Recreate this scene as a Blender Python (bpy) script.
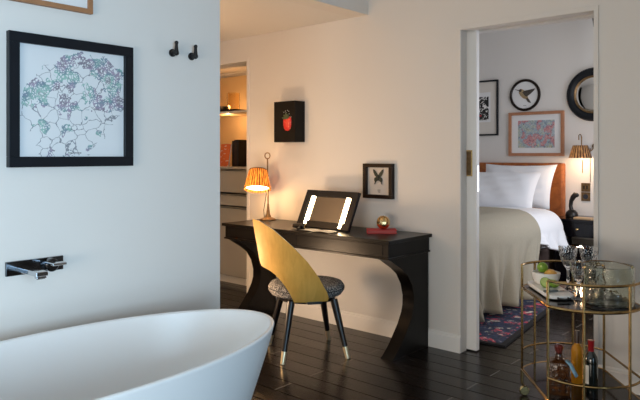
import bpy, math, random
from mathutils import Matrix, Vector
random.seed(7)
PI = math.pi
for o in list(bpy.data.objects):
    bpy.data.objects.remove(o)
SC = bpy.context.scene
COL = SC.collection

# ------------------------------------------------------------------ camera
cd = bpy.data.cameras.new('camera')
cam = bpy.data.objects.new('camera', cd); COL.objects.link(cam)
cam.location = (0, -3.707, 1.29)
cam.rotation_euler = (PI/2, 0, math.radians(41.5))
cd.sensor_width = 36; cd.lens = 36*635/640; cd.shift_y = -45/640
cd.clip_start = .05
SC.camera = cam

# ------------------------------------------------------------------ world, lights, exposure
def K(t):                                   # warm / cool lamp colours
    return {'warm': (1, .56, .25), 'soft': (1, .76, .52), 'cool': (.80, .91, 1), 'white': (1, .95, .9)}[t]
w = bpy.data.worlds.new('daylight'); SC.world = w; w.use_nodes = True
bg = w.node_tree.nodes['Background']; bg.inputs[0].default_value = (.62, .72, .85, 1); bg.inputs[1].default_value = .16
def area(name, loc, rot, sx, sy, power, col):
    l = bpy.data.lights.new(name, 'AREA'); l.shape = 'RECTANGLE'; l.size = sx; l.size_y = sy; l.energy = power; l.color = col
    o = bpy.data.objects.new(name, l); COL.objects.link(o); o.location = loc; o.rotation_euler = rot
    return o
def point(name, loc, power, col, r=.03):
    l = bpy.data.lights.new(name, 'POINT'); l.energy = power; l.color = col; l.shadow_soft_size = r
    o = bpy.data.objects.new(name, l); COL.objects.link(o); o.location = loc
    return o
def spot(name, loc, power, col, ang=110, blend=.8, r=.05, rot=(0, 0, 0)):
    l = bpy.data.lights.new(name, 'SPOT'); l.energy = power; l.color = col; l.spot_size = math.radians(ang); l.spot_blend = blend; l.shadow_soft_size = r
    o = bpy.data.objects.new(name, l); COL.objects.link(o); o.location = loc; o.rotation_euler = rot
    return o
wl = area('assumed_window_daylight', (3.4, -4.7, 1.2), (0, PI/2, 0), 2.3, 3.0, 112, (.50, .77, 1))  # cool light for an unseen window assumed on the right
wl.data.spread = 1.45
area('rear_fill_light', (-.1, -7.0, .75), (PI/2, 0, 0), 2.6, 1.4, 130, (1, .90, .78))  # unseen warm fill added behind the camera to lift the desk wall
spot('bedroom_fill_spot', (-1.35, .95, 2.74), 30, K('warm'), 60, .9)  # added warm fill aimed at the bedroom floor, no fitting behind it
point('assumed_corridor_lamp', (-3.9, -1.24, 1.55), 11, K('warm'), .10)  # assumed unseen lamp, added behind the left wall to warm the corridor, no fitting
point('corridor_low_fill', (-3.35, -1.22, .45), 26, (1, .68, .42), .10)  # added low fill that brightens the wall under the desk
area('assumed_bedroom_daylight', (-.97, 1.7, 1.5), (0, PI/2, 0), 1.6, 1.5, 34, (.86, .90, 1))  # daylight for an assumed bedroom window out of view, no opening modelled
spot('assumed_corridor_downlight', (-4.3, -.75, 2.30), 14, K('soft'), 120)  # assumed ceiling light added to warm the corridor, no fitting modelled
spot('assumed_corridor_downlight', (-3.35, -.75, 2.30), 8, K('soft'), 120)  # second assumed downlight, also added without a fitting
point('niche_led', (-5.16, .66, 1.80), 3, K('warm'), .02)
point('niche_led', (-5.16, .66, 1.64), 3, K('warm'), .02)
SC.view_settings.view_transform = 'Standard'
SC.view_settings.look = 'None'
SC.view_settings.exposure = -0.14
SC.view_settings.gamma = 1
SC.view_settings.use_curve_mapping = False
SC.cycles.use_denoising = True
SC.cycles.max_bounces = 10
SC.cycles.transparent_max_bounces = 12
SC.cycles.transmission_bounces = 10
SC.cycles.sample_clamp_indirect = 6
SC.cycles.caustics_reflective = False
SC.cycles.caustics_refractive = False

# ------------------------------------------------------------------ materials
def lin(h):
    h = h.lstrip('#'); out = []
    for i in (0, 2, 4):
        c = int(h[i:i+2], 16)/255
        out.append(c/12.92 if c <= .04045 else ((c+.055)/1.055)**2.4)
    return tuple(out)
def c4(c): return (*c, 1)
class NT:
    def __init__(s, name):
        s.m = bpy.data.materials.new(name); s.m.use_nodes = True
        s.t = s.m.node_tree; s.n = s.t.nodes; s.p = s.n['Principled BSDF']; s.out = s.n['Material Output']
        s.tc = s.n.new('ShaderNodeTexCoord')
    def new(s, t, **k):
        n = s.n.new(t)
        for a, v in k.items(): setattr(n, a, v)
        return n
    def link(s, a, b): s.t.links.new(a, b)
    def put(s, sock, v):
        if hasattr(v, 'is_output'): s.link(v, sock)
        else: sock.default_value = v
    def coords(s, scale=(1, 1, 1), loc=(0, 0, 0), rot=(0, 0, 0)):
        mp = s.new('ShaderNodeMapping'); s.link(s.tc.outputs['Object'], mp.inputs[0])
        mp.inputs['Scale'].default_value = scale; mp.inputs['Location'].default_value = loc; mp.inputs['Rotation'].default_value = rot
        return mp.outputs[0]
    def noise(s, vec, scale, detail=3, rough=.5, dist=0):
        n = s.new('ShaderNodeTexNoise'); s.link(vec, n.inputs['Vector'])
        n.inputs['Scale'].default_value = scale; n.inputs['Detail'].default_value = detail
        n.inputs['Roughness'].default_value = rough; n.inputs['Distortion'].default_value = dist
        return n.outputs['Fac']
    def vor(s, vec, scale, feature='F1', out='Distance', rnd=1):
        n = s.new('ShaderNodeTexVoronoi', feature=feature); s.link(vec, n.inputs['Vector']); n.inputs['Scale'].default_value = scale
        n.inputs['Randomness'].default_value = rnd
        return n.outputs[out]
    def ramp(s, fac, stops, interp='LINEAR'):
        n = s.new('ShaderNodeValToRGB'); n.color_ramp.interpolation = interp; s.link(fac, n.inputs[0])
        e = n.color_ramp.elements
        while len(e) < len(stops): e.new(.5)
        for el, (p, c) in zip(e, stops): el.position = p; el.color = c4(c) if len(c) == 3 else c
        return n.outputs[0]
    def math(s, op, a, b=None, c=None):
        n = s.new('ShaderNodeMath', operation=op)
        s.put(n.inputs[0], a)
        if b is not None: s.put(n.inputs[1], b)
        if c is not None: s.put(n.inputs[2], c)
        return n.outputs[0]
    def mix(s, f, a, b):
        n = s.new('ShaderNodeMix', data_type='RGBA'); s.put(n.inputs[0], f); s.put(n.inputs[6], a); s.put(n.inputs[7], b)
        return n.outputs[2]
    def sep(s, vec):
        n = s.new('ShaderNodeSeparateXYZ'); s.link(vec, n.inputs[0]); return n.outputs
    def bump(s, h, st, dist=.01):
        b = s.new('ShaderNodeBump'); s.link(h, b.inputs['Height']); b.inputs['Strength'].default_value = st; b.inputs['Distance'].default_value = dist
        s.link(b.outputs[0], s.p.inputs['Normal'])
    def base(s, c): s.put(s.p.inputs['Base Color'], c)
    def set(s, **k):
        for a, v in k.items():
            s.p.inputs[a.replace('_', ' ')].default_value = v
        return s
def mat(name, col, rough=.5, metal=0, var=.06, scale=8, bump=0, bscale=None, **k):
    if isinstance(col, str): col = lin(col)
    s = NT(name); v = s.coords()
    n = s.noise(v, scale, 4)
    s.base(s.ramp(n, [(.25, tuple(x*(1-var) for x in col)), (.75, tuple(min(1, x*(1+var)) for x in col))]))
    s.set(Roughness=rough, Metallic=metal); s.set(**k)
    if bump: s.bump(s.noise(v, bscale or scale*4, 3), bump)
    return s.m
WALL = mat('wall_paint', (.74, .715, .68), .75, var=.012, scale=1.5, bump=.04, bscale=140)
CEIL = mat('ceiling_paint', (.76, .74, .71), .8, var=.01, scale=1.5)
TRIM = mat('satin_trim_paint', (.84, .825, .80), .45, var=.01, scale=3)
BLACKF = mat('black_frame_lacquer', (.005, .007, .011), .38, var=.2, Specular_IOR_Level=.3)
DARKW = mat('dark_stained_frame', (.012, .006, .004), .35, var=.3, scale=30, Specular_IOR_Level=.25)
PAPER = mat('white_paper', (.78, .78, .78), .8, var=.01)
CREAM = mat('cream_mat_board', (.70, .66, .60), .8, var=.015)
ENAMEL = mat('white_tub_stone', (.86, .855, .85), .28, var=.008, scale=2)
CHROME = mat('chrome', (.55, .57, .6), .07, 1, var=.03)
DKREFL = mat('chrome_dark_reflection', (.10, .105, .115), .12, 1, var=.35, scale=26)  # chrome with the reflection of a dark room put into its colour
IRON = mat('black_iron', (.006, .006, .007), .4, .2, var=.2)
DESK = mat('black_desk_lacquer', (.0055, .0045, .004), .30, var=.3, scale=14, bump=.03, bscale=90, Specular_IOR_Level=.16)
BRASS = mat('polished_brass', (.86, .60, .27), .2, 1, var=.08, scale=30)
PALEB = mat('pale_satin_brass', (.90, .74, .48), .32, .75, var=.05, scale=30)
CARTB = mat('antique_gold', (.40, .25, .10), .25, 1, var=.3, scale=30)
BRONZE = mat('aged_brass', (.24, .15, .075), .36, .9, var=.3, scale=40)
BLKLEG = mat('black_ebonised_wood', (.006, .005, .006), .28, var=.3, scale=30)
SHELFG = mat('smoked_mirror_glass', (.010, .008, .008), .10, .05, Specular_IOR_Level=.25, var=.1, scale=3)
WHITEM = mat('white_marble', (.88, .87, .84), .3, var=.05, scale=14)
LIME = mat('lime_skin', (.19, .36, .035), .4, var=.3, scale=60, bump=.2, bscale=160)
LIMEF = mat('lime_flesh', (.55, .66, .22), .35, var=.15, scale=60)
ORANGE = mat('orange_flesh', (.85, .45, .10), .4, var=.15, scale=60)
REDB = mat('red_cloth_cover', (.52, .03, .03), .6, var=.12, scale=40)
WHITEB = mat('bed_linen', (.82, .83, .86), .85, var=.015, scale=6, bump=.25, bscale=9)
TAN = mat('stitched_grey_beige', (.36, .325, .25), .9, var=.06, scale=90, bump=.25, bscale=300)
DIVAN = mat('brown_divan_fabric', (.10, .065, .055), .85, var=.15, scale=120)
COPPER = mat('copper_wood', (.42, .19, .10), .45, var=.12, scale=18)
OAK = mat('oak_frame', (.36, .17, .075), .5, var=.15, scale=20)
GREYL = mat('taupe_lacquer', (.42, .40, .36), .32, var=.03, scale=4)
NICHE = mat('niche_panel', (.62, .46, .26), .5, var=.05, scale=5)
def glass(name, col=(1, 1, 1), rough=.0, ior=1.48, bump=0, bscale=60):
    s = NT(name); s.p.inputs['Base Color'].default_value = c4(col); n = s.noise(s.coords(), 20)
    s.base(s.ramp(n, [(0, col), (1, tuple(x*.97 for x in col))]))
    s.set(Roughness=rough, IOR=ior, Transmission_Weight=1.0)
    if bump: s.bump(s.vor(s.coords(), bscale), bump, .004)
    return s.m
CRYSTAL = glass('cut_crystal', (1, 1, 1), .0, 1.45)
ICEG = glass('seeded_green_glass', (.84, .87, .80), .06, 1.32, .22, 70)
CLEARG = glass('clear_bottle_glass', (.95, .9, .85), .01, 1.4)
AMBERG = mat('amber_liquor', (.78, .34, .02), .08, var=.1, Transmission_Weight=.35, IOR=1.36)
WHISKY = mat('whisky_glass', (.16, .055, .015), .06, var=.4, scale=60, Transmission_Weight=.6, IOR=1.42, bump=.5, bscale=45)
WINE = mat('dark_wine_glass', (.006, .009, .007), .06, var=.1, Coat_Weight=.6)
CAPS = mat('red_foil_capsule', (.30, .008, .012), .3, var=.1)
LABELW = mat('cream_bottle_label', (.72, .70, .64), .7, var=.03)
LABELY = mat('yellow_bottle_label', (.75, .5, .09), .6, var=.1)
BLUE = mat('pale_blue_ribbon', (.26, .47, .62), .5, var=.1)
def emis(name, col, st):
    s = NT(name); s.set(Emission_Color=c4(col), Emission_Strength=st); s.base(s.ramp(s.noise(s.coords(), 5), [(0, col), (1, col)])); return s.m
def shade_mat(name, c1, c2, n, trans=.55):
    """pleated fabric: stripes around the object's own axis, part of the light passes through"""
    s = NT(name); v = s.coords(); x, y, z = s.sep(v)
    a = s.math('ARCTAN2', y, x); st = s.math('SINE', s.math('MULTIPLY', a, n))
    ns = s.noise(s.coords((1, 1, .25)), 70, 3)
    f = s.math('ADD', s.math('MULTIPLY', st, .22), ns)
    col = s.ramp(f, [(.3, c1), (.75, c2)])
    s.base(col); s.set(Roughness=.8)
    tr = s.new('ShaderNodeBsdfTranslucent'); s.link(col, tr.inputs[0])
    mx = s.new('ShaderNodeMixShader'); mx.inputs[0].default_value = trans
    s.link(s.p.outputs[0], mx.inputs[1]); s.link(tr.outputs[0], mx.inputs[2]); s.link(mx.outputs[0], s.out.inputs[0])
    return s.m
SHADE = shade_mat('pleated_amber_silk', (.10, .028, .004), (.78, .35, .07), 30, .38)
SHADE2 = shade_mat('pleated_brown_silk', (.05, .022, .010), (.42, .23, .09), 22, .05)
def floor_mat():
    s = NT('dark_oak_planks'); v = s.coords()
    b = s.new('ShaderNodeTexBrick'); s.link(v, b.inputs['Vector']); b.offset = .37; b.squash = 1
    b.inputs['Color1'].default_value = (1, 1, 1, 1); b.inputs['Color2'].default_value = (0, 0, 0, 1); b.inputs['Mortar'].default_value = (.5, .5, .5, 1)
    b.inputs['Scale'].default_value = 1; b.inputs['Mortar Size'].default_value = .0028; b.inputs['Mortar Smooth'].default_value = .1
    b.inputs['Brick Width'].default_value = 1.25; b.inputs['Row Height'].default_value = .14; b.inputs['Bias'].default_value = 0
    tone = s.new('ShaderNodeRGBToBW'); s.link(b.outputs['Color'], tone.inputs[0])
    g = s.noise(s.coords((2.2, 40, 1)), 3, 5, .6)
    f = s.math('ADD', s.math('MULTIPLY', tone.outputs[0], .45), s.math('MULTIPLY', g, .55))
    col = s.ramp(f, [(.15, (.004, .003, .0026)), (.85, (.015, .0105, .0085))])
    yy = s.sep(v)[1]; fr = s.math('FRACT', s.math('DIVIDE', yy, .14))
    ed = s.math('MINIMUM', fr, s.math('SUBTRACT', 1, fr))
    rowseam = s.math('LESS_THAN', ed, .022)
    endseam = s.math('MULTIPLY', b.outputs['Fac'], s.math('SUBTRACT', 1, rowseam))
    col = s.mix(rowseam, col, (.003, .0025, .002, 1))
    col = s.mix(s.math('MULTIPLY', endseam, .55), col, (.34, .32, .30, 1))
    s.base(col)
    s.link(s.ramp(g, [(.2, (.18,)*3), (.8, (.30,)*3)]), s.p.inputs['Roughness'])
    s.link(s.math('MULTIPLY', s.math('SUBTRACT', 1, rowseam), s.math('MULTIPLY_ADD', tone.outputs[0],   .12, .22)), s.p.inputs['Specular IOR Level'])
    h = s.math('SUBTRACT', s.math('MULTIPLY', g, .25), b.outputs['Fac'])
    s.bump(h, .25, .003)
    return s.m
FLOOR = floor_mat()
def tweed():
    s = NT('grey_tweed'); v = s.coords()
    n = s.vor(v, 190, out='Color'); bw = s.new('ShaderNodeRGBToBW'); s.link(n, bw.inputs[0])
    s.base(s.ramp(bw.outputs[0], [(.25, (.03, .03, .032)), (.5, (.12, .115, .11)), (.8, (.48, .45, .42))])); s.set(Roughness=.95)
    s.bump(bw.outputs[0], .4, .003); return s.m
TWEED = tweed()
def ply():
    s = NT('ochre_plywood'); v = s.coords((1, 1, .18)); n = s.noise(v, 34, 5, .6, .6)
    m = s.noise(s.coords(), 9, 4)
    f = s.math('ADD', s.math('MULTIPLY', n, .6), s.math('MULTIPLY', m, .4))
    s.base(s.ramp(f, [(.3, (.66, .34, .060)), (.7, (.84, .48, .105))])); s.set(Roughness=.42); return s.m
PLY = ply()
def leather():
    s = NT('rust_leather'); v = s.coords(); n = s.noise(v, 11, 6, .65, .8)
    s.base(s.ramp(n, [(.25, (.17, .042, .010)), (.5, (.36, .105, .022)), (.8, (.54, .19, .045))])); s.set(Roughness=.5)
    s.bump(n, .2); return s.m
LEATHER = leather()
def rug_mat():
    s = NT('floral_rug_pile'); v = s.coords()
    n = s.noise(v, 10, 5, .75, .5); n2 = s.noise(s.coords(loc=(3, 1, 0)), 24, 4, .7)
    navy = s.ramp(n2, [(.3, (.010, .013, .028)), (.7, (.05, .07, .14))])
    red = s.ramp(n2, [(.3, (.34, .02, .05)), (.6, (.75, .12, .15)), (.75, (.80, .42, .38))])
    n3 = s.noise(s.coords(loc=(7, 4, 2)), 13, 5, .75, .4)
    crm = s.ramp(n2, [(.35, (.30, .32, .28)), (.65, (.80, .72, .60))])
    c = s.mix(s.ramp(n, [(.56, (0,)*3), (.60, (1,)*3)]), navy, red)
    c = s.mix(s.ramp(n3, [(.58, (0,)*3), (.62, (1,)*3)]), c, crm)
    s.base(c); s.set(Roughness=.95); s.bump(n2, .5, .004); return s.m
RUG = rug_mat()
RUGB = mat('rug_black_binding', (.008, .008, .010), .9, var=.2, scale=60)
def map_line():
    """ink drawing of a city: thin irregular boundary lines, thicker coloured quarters in the middle band"""
    s = NT('coloured_line_map'); v = s.coords()
    x, y, z = s.sep(v)
    wn = s.new('ShaderNodeTexNoise'); s.link(v, wn.inputs['Vector']); wn.inputs['Scale'].default_value = 16; wn.inputs['Detail'].default_value = 4
    wv = s.new('ShaderNodeVectorMath', operation='MULTIPLY_ADD'); s.link(wn.outputs['Color'], wv.inputs[0]); wv.inputs[1].default_value = (.05, .05, .05); s.link(v, wv.inputs[2])
    v2 = wv.outputs[0]
    big = s.math('LESS_THAN', s.vor(v2, 15, 'DISTANCE_TO_EDGE'), .016)
    fine = s.math('LESS_THAN', s.vor(v2, 85, 'DISTANCE_TO_EDGE'), .17)
    # outline of the drawn region: a diagonal blob
    d = s.math('ADD', s.math('MULTIPLY', s.math('ADD', x, s.math('MULTIPLY', z, -.25)), s.math('ADD', x, s.math('MULTIPLY', z, -.25))), s.math('MULTIPLY', z, z))
    nn = s.noise(v, 9, 4, .6)
    inside = s.math('LESS_THAN', s.math('ADD', d, s.math('MULTIPLY', nn, .09)), .104)
    up = s.math('GREATER_THAN', s.math('ADD', z, s.math('MULTIPLY', nn, .16)), .055)
    low = s.math('GREATER_THAN', s.noise(v, 13, 2), .58)
    dens = s.math('MULTIPLY', fine, s.math('MAXIMUM', s.math('MULTIPLY', up, s.math('GREATER_THAN', s.noise(s.coords(loc=(2, 2, 2)), 12, 3), .45)), low))
    blot = s.ramp(s.noise(s.coords(loc=(5, 1, 3)), 13, 2), [(.36, (.08, .05, .11)), (.45, (.22, .14, .27)), (.50, (.03, .12, .20)), (.56, (.05, .24, .23)), (.64, (.18, .44, .36)), (.7, (.12, .12, .16))])
    ink = s.mix(dens, (.13, .15, .19, 1), blot)
    fac = s.math('MULTIPLY', inside, s.math('MAXIMUM', s.math('MULTIPLY', big, .8), s.math('MULTIPLY', dens, .75)))
    s.base(s.mix(fac, (.72, .74, .76, 1), ink)); s.set(Roughness=.55); return s.m
MAPL = map_line()
def map_paint():
    s = NT('painted_map'); v = s.coords(); n = s.noise(v, 8, 4, .6, .4); n2 = s.noise(v, 48, 3, .7)
    lines = s.math('LESS_THAN', s.vor(v, 38, 'DISTANCE_TO_EDGE'), .07)
    c = s.ramp(n, [(.36, (.58, .56, .34)), (.44, (.42, .50, .50)), (.50, (.30, .42, .52)), (.53, (.55, .22, .24)), (.60, (.62, .28, .27)), (.66, (.42, .5, .55))])
    c = s.mix(s.math('MULTIPLY', lines, .45), c, (.14, .16, .22, 1))
    c = s.mix(s.math('GREATER_THAN', n2, .63), c, (.10, .09, .12, 1))
    c = s.mix(s.ramp(n2, [(.3, (.5,)*3), (.5, (0,)*3)]), c, (.68, .66, .60, 1))
    s.base(c); s.set(Roughness=.7); return s.m
MAPP = map_paint()
def bw_art():
    s = NT('black_white_red_print'); v = s.coords(); n = s.noise(v, 22, 3, .6, 1.2); n2 = s.noise(s.coords(loc=(4, 0, 0)), 9, 2)
    c = s.ramp(n, [(.50, (.01, .01, .012)), (.54, (.75, .74, .72))], 'CONSTANT')
    c = s.mix(s.math('GREATER_THAN', n2, .63), c, (.35, .02, .03, 1))
    s.base(c); s.set(Roughness=.5); return s.m
BWART = bw_art()
def straw():
    s = NT('strawberry_paint'); v = s.coords(); d = s.vor(v, 75)
    s.base(s.ramp(d, [(.16, (.85, .30, .14)), (.3, (.70, .035, .03))])); s.set(Roughness=.35, Emission_Strength=0); return s.m
STRAW = straw()
LEAF = mat('painted_leaf', (.10, .13, .06), .6, var=.5, scale=40)
def book_orange():
    s = NT('orange_printed_cover'); v = s.coords(); n = s.noise(s.coords((1, 1, 2)), 22, 1)
    s.base(s.ramp(n, [(.55, (.72, .15, .03)), (.60, (.72, .15, .03)), (.64, (.75, .62, .5))])); s.set(Roughness=.45); return s.m

# ------------------------------------------------------------------ geometry helpers
class MB:
    def __init__(s): s.v = []; s.f = []
    def add(s, vs, fs, M=None):
        b = len(s.v)
        for p in vs:
            p = Vector(p)
            s.v.append(tuple(M @ p) if M is not None else tuple(p))
        s.f += [tuple(i+b for i in f) for f in fs]; return s
    def box(s, x0, y0, z0, x1, y1, z1, M=None):
        vs = [(x, y, z) for z in (z0, z1) for y in (y0, y1) for x in (x0, x1)]
        return s.add(vs, [(0, 2, 3, 1), (4, 5, 7, 6), (0, 1, 5, 4), (2, 6, 7, 3), (0, 4, 6, 2), (1, 3, 7, 5)], M)
    def lathe(s, prof, n=32, M=None, mod=None):
        vs = []; fs = []
        for (r, z) in prof:
            for i in range(n):
                a = 2*PI*i/n; rr = r*(mod(a, z, r) if mod else 1)
                vs.append((rr*math.cos(a), rr*math.sin(a), z))
        for j in range(len(prof)-1):
            for i in range(n):
                k = (i+1) % n
                fs.append((j*n+i, j*n+k, (j+1)*n+k, (j+1)*n+i))
        if prof[0][0] > 1e-6 and prof[0] != prof[-1]: fs.append(tuple(reversed(range(n))))
        if prof[-1][0] > 1e-6 and prof[0] != prof[-1]: fs.append(tuple(range((len(prof)-1)*n, len(prof)*n)))
        return s.add(vs, fs, M)
    def tube(s, pts, r, n=10, closed=False, M=None):
        P = [Vector(p) for p in pts]; N = len(P); R = r if isinstance(r, (list, tuple)) else [r]*N
        vs = []; fs = []; up = None
        for i in range(N):
            if closed: t = P[(i+1) % N]-P[i-1]
            else: t = P[min(i+1, N-1)]-P[max(i-1, 0)]
            t.normalize()
            if up is None:
                up = Vector((0, 0, 1)) if abs(t.z) < .9 else Vector((1, 0, 0))
            a = (up - t*up.dot(t)); a.normalize(); up = a; b = t.cross(a)
            for k in range(n):
                q = 2*PI*k/n; vs.append(tuple(P[i]+(a*math.cos(q)+b*math.sin(q))*R[i]))
        for i in range(N if closed else N-1):
            j = (i+1) % N
            for k in range(n):
                l = (k+1) % n; fs.append((i*n+k, j*n+k, j*n+l, i*n+l))
        if not closed:
            fs.append(tuple(range(n))); fs.append(tuple(reversed(range((N-1)*n, N*n))))
        return s.add(vs, fs, M)
    def prism(s, poly, a, b, plane='xy', M=None):
        n = len(poly)
        def P(p, h): return {'xy': (p[0], p[1], h), 'xz': (p[0], h, p[1]), 'yz': (h, p[0], p[1])}[plane]
        vs = [P(p, a) for p in poly]+[P(p, b) for p in poly]
        fs = [tuple(reversed(range(n))), tuple(range(n, 2*n))]+[(i, (i+1) % n, n+(i+1) % n, n+i) for i in range(n)]
        return s.add(vs, fs, M)
    def ball(s, c, rx, ry=None, rz=None, n=20, m=12, M=None):
        ry = ry or rx; rz = rz or rx; vs = [(c[0], c[1], c[2]-rz)]; fs = []
        for j in range(1, m):
            t = -PI/2+PI*j/m
            for i in range(n):
                a = 2*PI*i/n; vs.append((c[0]+rx*math.cos(t)*math.cos(a), c[1]+ry*math.cos(t)*math.sin(a), c[2]+rz*math.sin(t)))
        vs.append((c[0], c[1], c[2]+rz)); L = len(vs)-1
        for i in range(n):
            k = (i+1) % n
            fs.append((0, 1+k, 1+i)); fs.append((L, L-n+i, L-n+k))
            for j in range(m-2): fs.append((1+j*n+i, 1+j*n+k, 1+(j+1)*n+k, 1+(j+1)*n+i))
        return s.add(vs, fs, M)
    def grid(s, rows, close=False, M=None):
        nr = len(rows); nc = len(rows[0]); vs = [p for r in rows for p in r]; fs = []
        for j in range(nr-1):
            for i in range(nc if close else nc-1):
                k = (i+1) % nc; fs.append((j*nc+i, j*nc+k, (j+1)*nc+k, (j+1)*nc+i))
        return s.add(vs, fs, M)
    def build(s, name, m, parent=None, smooth=False, bevel=0, ang=35, loc=None, solid=0, subd=0, recalc=True):
        me = bpy.data.meshes.new(name); me.from_pydata(s.v, [], s.f); me.validate()
        if recalc:
            import bmesh
            bm = bmesh.new(); bm.from_mesh(me); bmesh.ops.recalc_face_normals(bm, faces=bm.faces); bm.to_mesh(me); bm.free()
        me.materials.append(m)
        o = bpy.data.objects.new(name, me); COL.objects.link(o)
        if parent is not None: o.parent = parent
        if loc: o.location = loc
        if solid:
            md = o.modifiers.new('thickness', 'SOLIDIFY'); md.thickness = solid; md.offset = 0
        if bevel:
            md = o.modifiers.new('bevel', 'BEVEL'); md.width = bevel; md.segments = 2; md.limit_method = 'ANGLE'
        if subd:
            md = o.modifiers.new('smooth', 'SUBSURF'); md.levels = subd; md.render_levels = subd
        if smooth:
            me.polygons.foreach_set('use_smooth', [True]*len(me.polygons))
            if ang < 180: me.set_sharp_from_angle(angle=math.radians(ang))
        return o
def tag(o, label, cat, group=None, kind=None):
    o['label'] = label; o['category'] = cat
    if group: o['group'] = group
    if kind: o['kind'] = kind
    return o
def thing(name, label, cat, loc=(0, 0, 0), rz=0, group=None):
    o = bpy.data.objects.new(name, None); COL.objects.link(o); o.empty_display_size = .05
    o.location = loc; o.rotation_euler = (0, 0, rz)
    return tag(o, label, cat, group)
def struct(o, label=None):
    o['kind'] = 'structure'
    if label: o['label'] = label
    return o
def copy_tree(o, parent=None):
    c = o.copy(); COL.objects.link(c)
    if parent is not None: c.parent = parent
    for ch in list(o.children): copy_tree(ch, c)
    return c
def Tm(x=0, y=0, z=0): return Matrix.Translation((x, y, z))
def Rm(a, ax): return Matrix.Rotation(a, 4, ax)
def ring(p, n): return [p[i % len(p)] for i in range(n)]
def frame_bars(W, H, bw, d, y1=0):
    """four bars of a picture frame around a W x H outline centred on 0; front at y1-d"""
    b = MB(); w2, h2 = W/2, H/2
    for (a, c, e, g) in ((-w2, h2-bw, w2, h2), (-w2, -h2, w2, -h2+bw), (-w2, -h2+bw, -w2+bw, h2-bw), (w2-bw, -h2+bw, w2, h2-bw)):
        b.box(a, y1-d, c, e, y1, g)
    return b
def sheet(W, H, y0, y1, cx=0, cz=0): return MB().box(cx-W/2, y0, cz-H/2, cx+W/2, y1, cz+H/2)

# ================================================================== SETTING
struct(MB().box(-7.2, -7.2, -.1, 3.6, 3.4, 0).build('floor', FLOOR))
# side wall of the bath, with the bulkhead that carries on over the passage
b = MB().box(-2.96, -7.2, 0, -2.811, -1.386, 2.75).box(-2.96, -1.386, 2.313, -2.811, 0, 2.75)
struct(b.build('wall_left', WALL))
# desk wall with the niche opening and the bedroom opening
T = .2
b = MB()
for x0, x1, z0, z1 in ((-7.2, -5.6, 0, 2.75), (-5.6, -4.125, 2.11, 2.75), (-4.125, -2.055, 0, 2.75), (-2.055, -1.214, 2.125, 2.75), (-1.214, 3.6, 0, 2.75)):
    if x1 == -2.055:                                   # the pocket for the sliding leaf stays open inside
        b.box(-4.125, 0, z0, -3.1, T, z1); b.box(-3.1, 0, z0, x1, .075, z1); b.box(-3.1, .125, z0, x1, T, z1)
    else: b.box(x0, 0, z0, x1, T, z1)
struct(b.build('wall_back', WALL))
struct(MB().box(-7.2, -7.2, 2.75, 3.6, 0, 2.85).build('ceiling', CEIL))
struct(MB().box(-7.2, -1.54, 2.313, -2.96, 0, 2.40).build('ceiling', CEIL))
struct(MB().box(-7.2, -1.54, 0, -2.96, -1.39, 2.75).build('wall_front', WALL))
struct(MB().box(-7.3, -1.54, 0, -7.2, 3.4, 2.75).build('wall_corridor', WALL))
# bedroom shell
struct(MB().box(-5.8, 3.0, 0, -.8, 3.1, 2.85).build('wall_bedroom_back', WALL))
struct(MB().box(-.9, T, 0, -.8, 3.0, 2.85).build('wall_bedroom_right', WALL))
struct(MB().box(-4.15, T, 0, -4.05, 3.0, 2.85).build('wall_bedroom_left', WALL))
struct(MB().box(-4.15, T, 2.75, -.8, 3.1, 2.85).build('ceiling', CEIL))
# niche behind the desk wall
struct(MB().box(-5.7, T, 0, -5.6, 1.0, 2.75).box(-4.125, T, 0, -4.05, .92, 2.75).box(-5.6, .92, 0, -4.05, 1.0, 2.75).box(-5.6, T, 2.2, -4.125, .92, 2.3).build('wall_niche', WALL))
# baseboards: a tall flat board with a small stepped moulding
def board_profile(x0, x1, y, name):
    p = [(y, 0), (y-.016, 0), (y-.016, .094), (y-.011, .100), (y-.011, .108), (y-.004, .116), (y, .116)]
    return struct(MB().prism(p, x0, x1, 'yz').build(name, TRIM))
board_profile(-4.10, -2.053, 0, 'baseboard_back')
board_profile(-1.216, 3.6, 0, 'baseboard_back')
# casing of the bedroom opening: thin architrave, lining, track slot under the head
b = MB().box(-2.081, -.008, .116, -2.053, 0, 2.104).box(-1.216, -.008, .116, -1.19, 0, 2.104).box(-2.081, -.008, 2.104, -1.19, 0, 2.132)
struct(b.build('trim_1', WALL, bevel=.002))
b = MB().box(-2.055, 0, 2.104, -1.214, .072, 2.126).box(-2.055, .128, 2.104, -1.214, T, 2.126)
struct(b.build('trim_2', WALL))
struct(MB().box(-2.055, .072, 2.116, -1.214, .128, 2.126).build('trim_3', IRON), 'dark sliding track slot under the door head')
b = MB().box(-4.125, -.006, 0, -4.095, 0, 2.105).box(-5.6, -.006, 2.105, -4.095, 0, 2.135)
struct(b.build('trim_4', WALL, bevel=.002))
# sliding leaf, mostly inside its pocket
d = struct(MB().box(-2.9, .08, .008, -1.985, .12, 2.115).build('door_1', TRIM, bevel=.002), 'white pocket sliding door, barely drawn out of the wall')
b = MB().box(-2.064, .0755, 1.150, -2.014, .081, 1.158).box(-2.064, .0755, 1.314, -2.014, .081, 1.322).box(-2.064, .0755, 1.158, -2.056, .081, 1.314).box(-2.022, .0755, 1.158, -2.014, .081, 1.314)
hp = b.build('flush_pull', BRASS, d); hp['label'] = 'brass flush pull plate'
MB().box(-2.056, .0785, 1.158, -2.022, .081, 1.314).build('pull_recess', BRONZE, hp)
lk = MB().box(-1.986, .090, 1.05, -1.983, .110, 1.22).build('lock_plate', CHROME, d)

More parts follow.
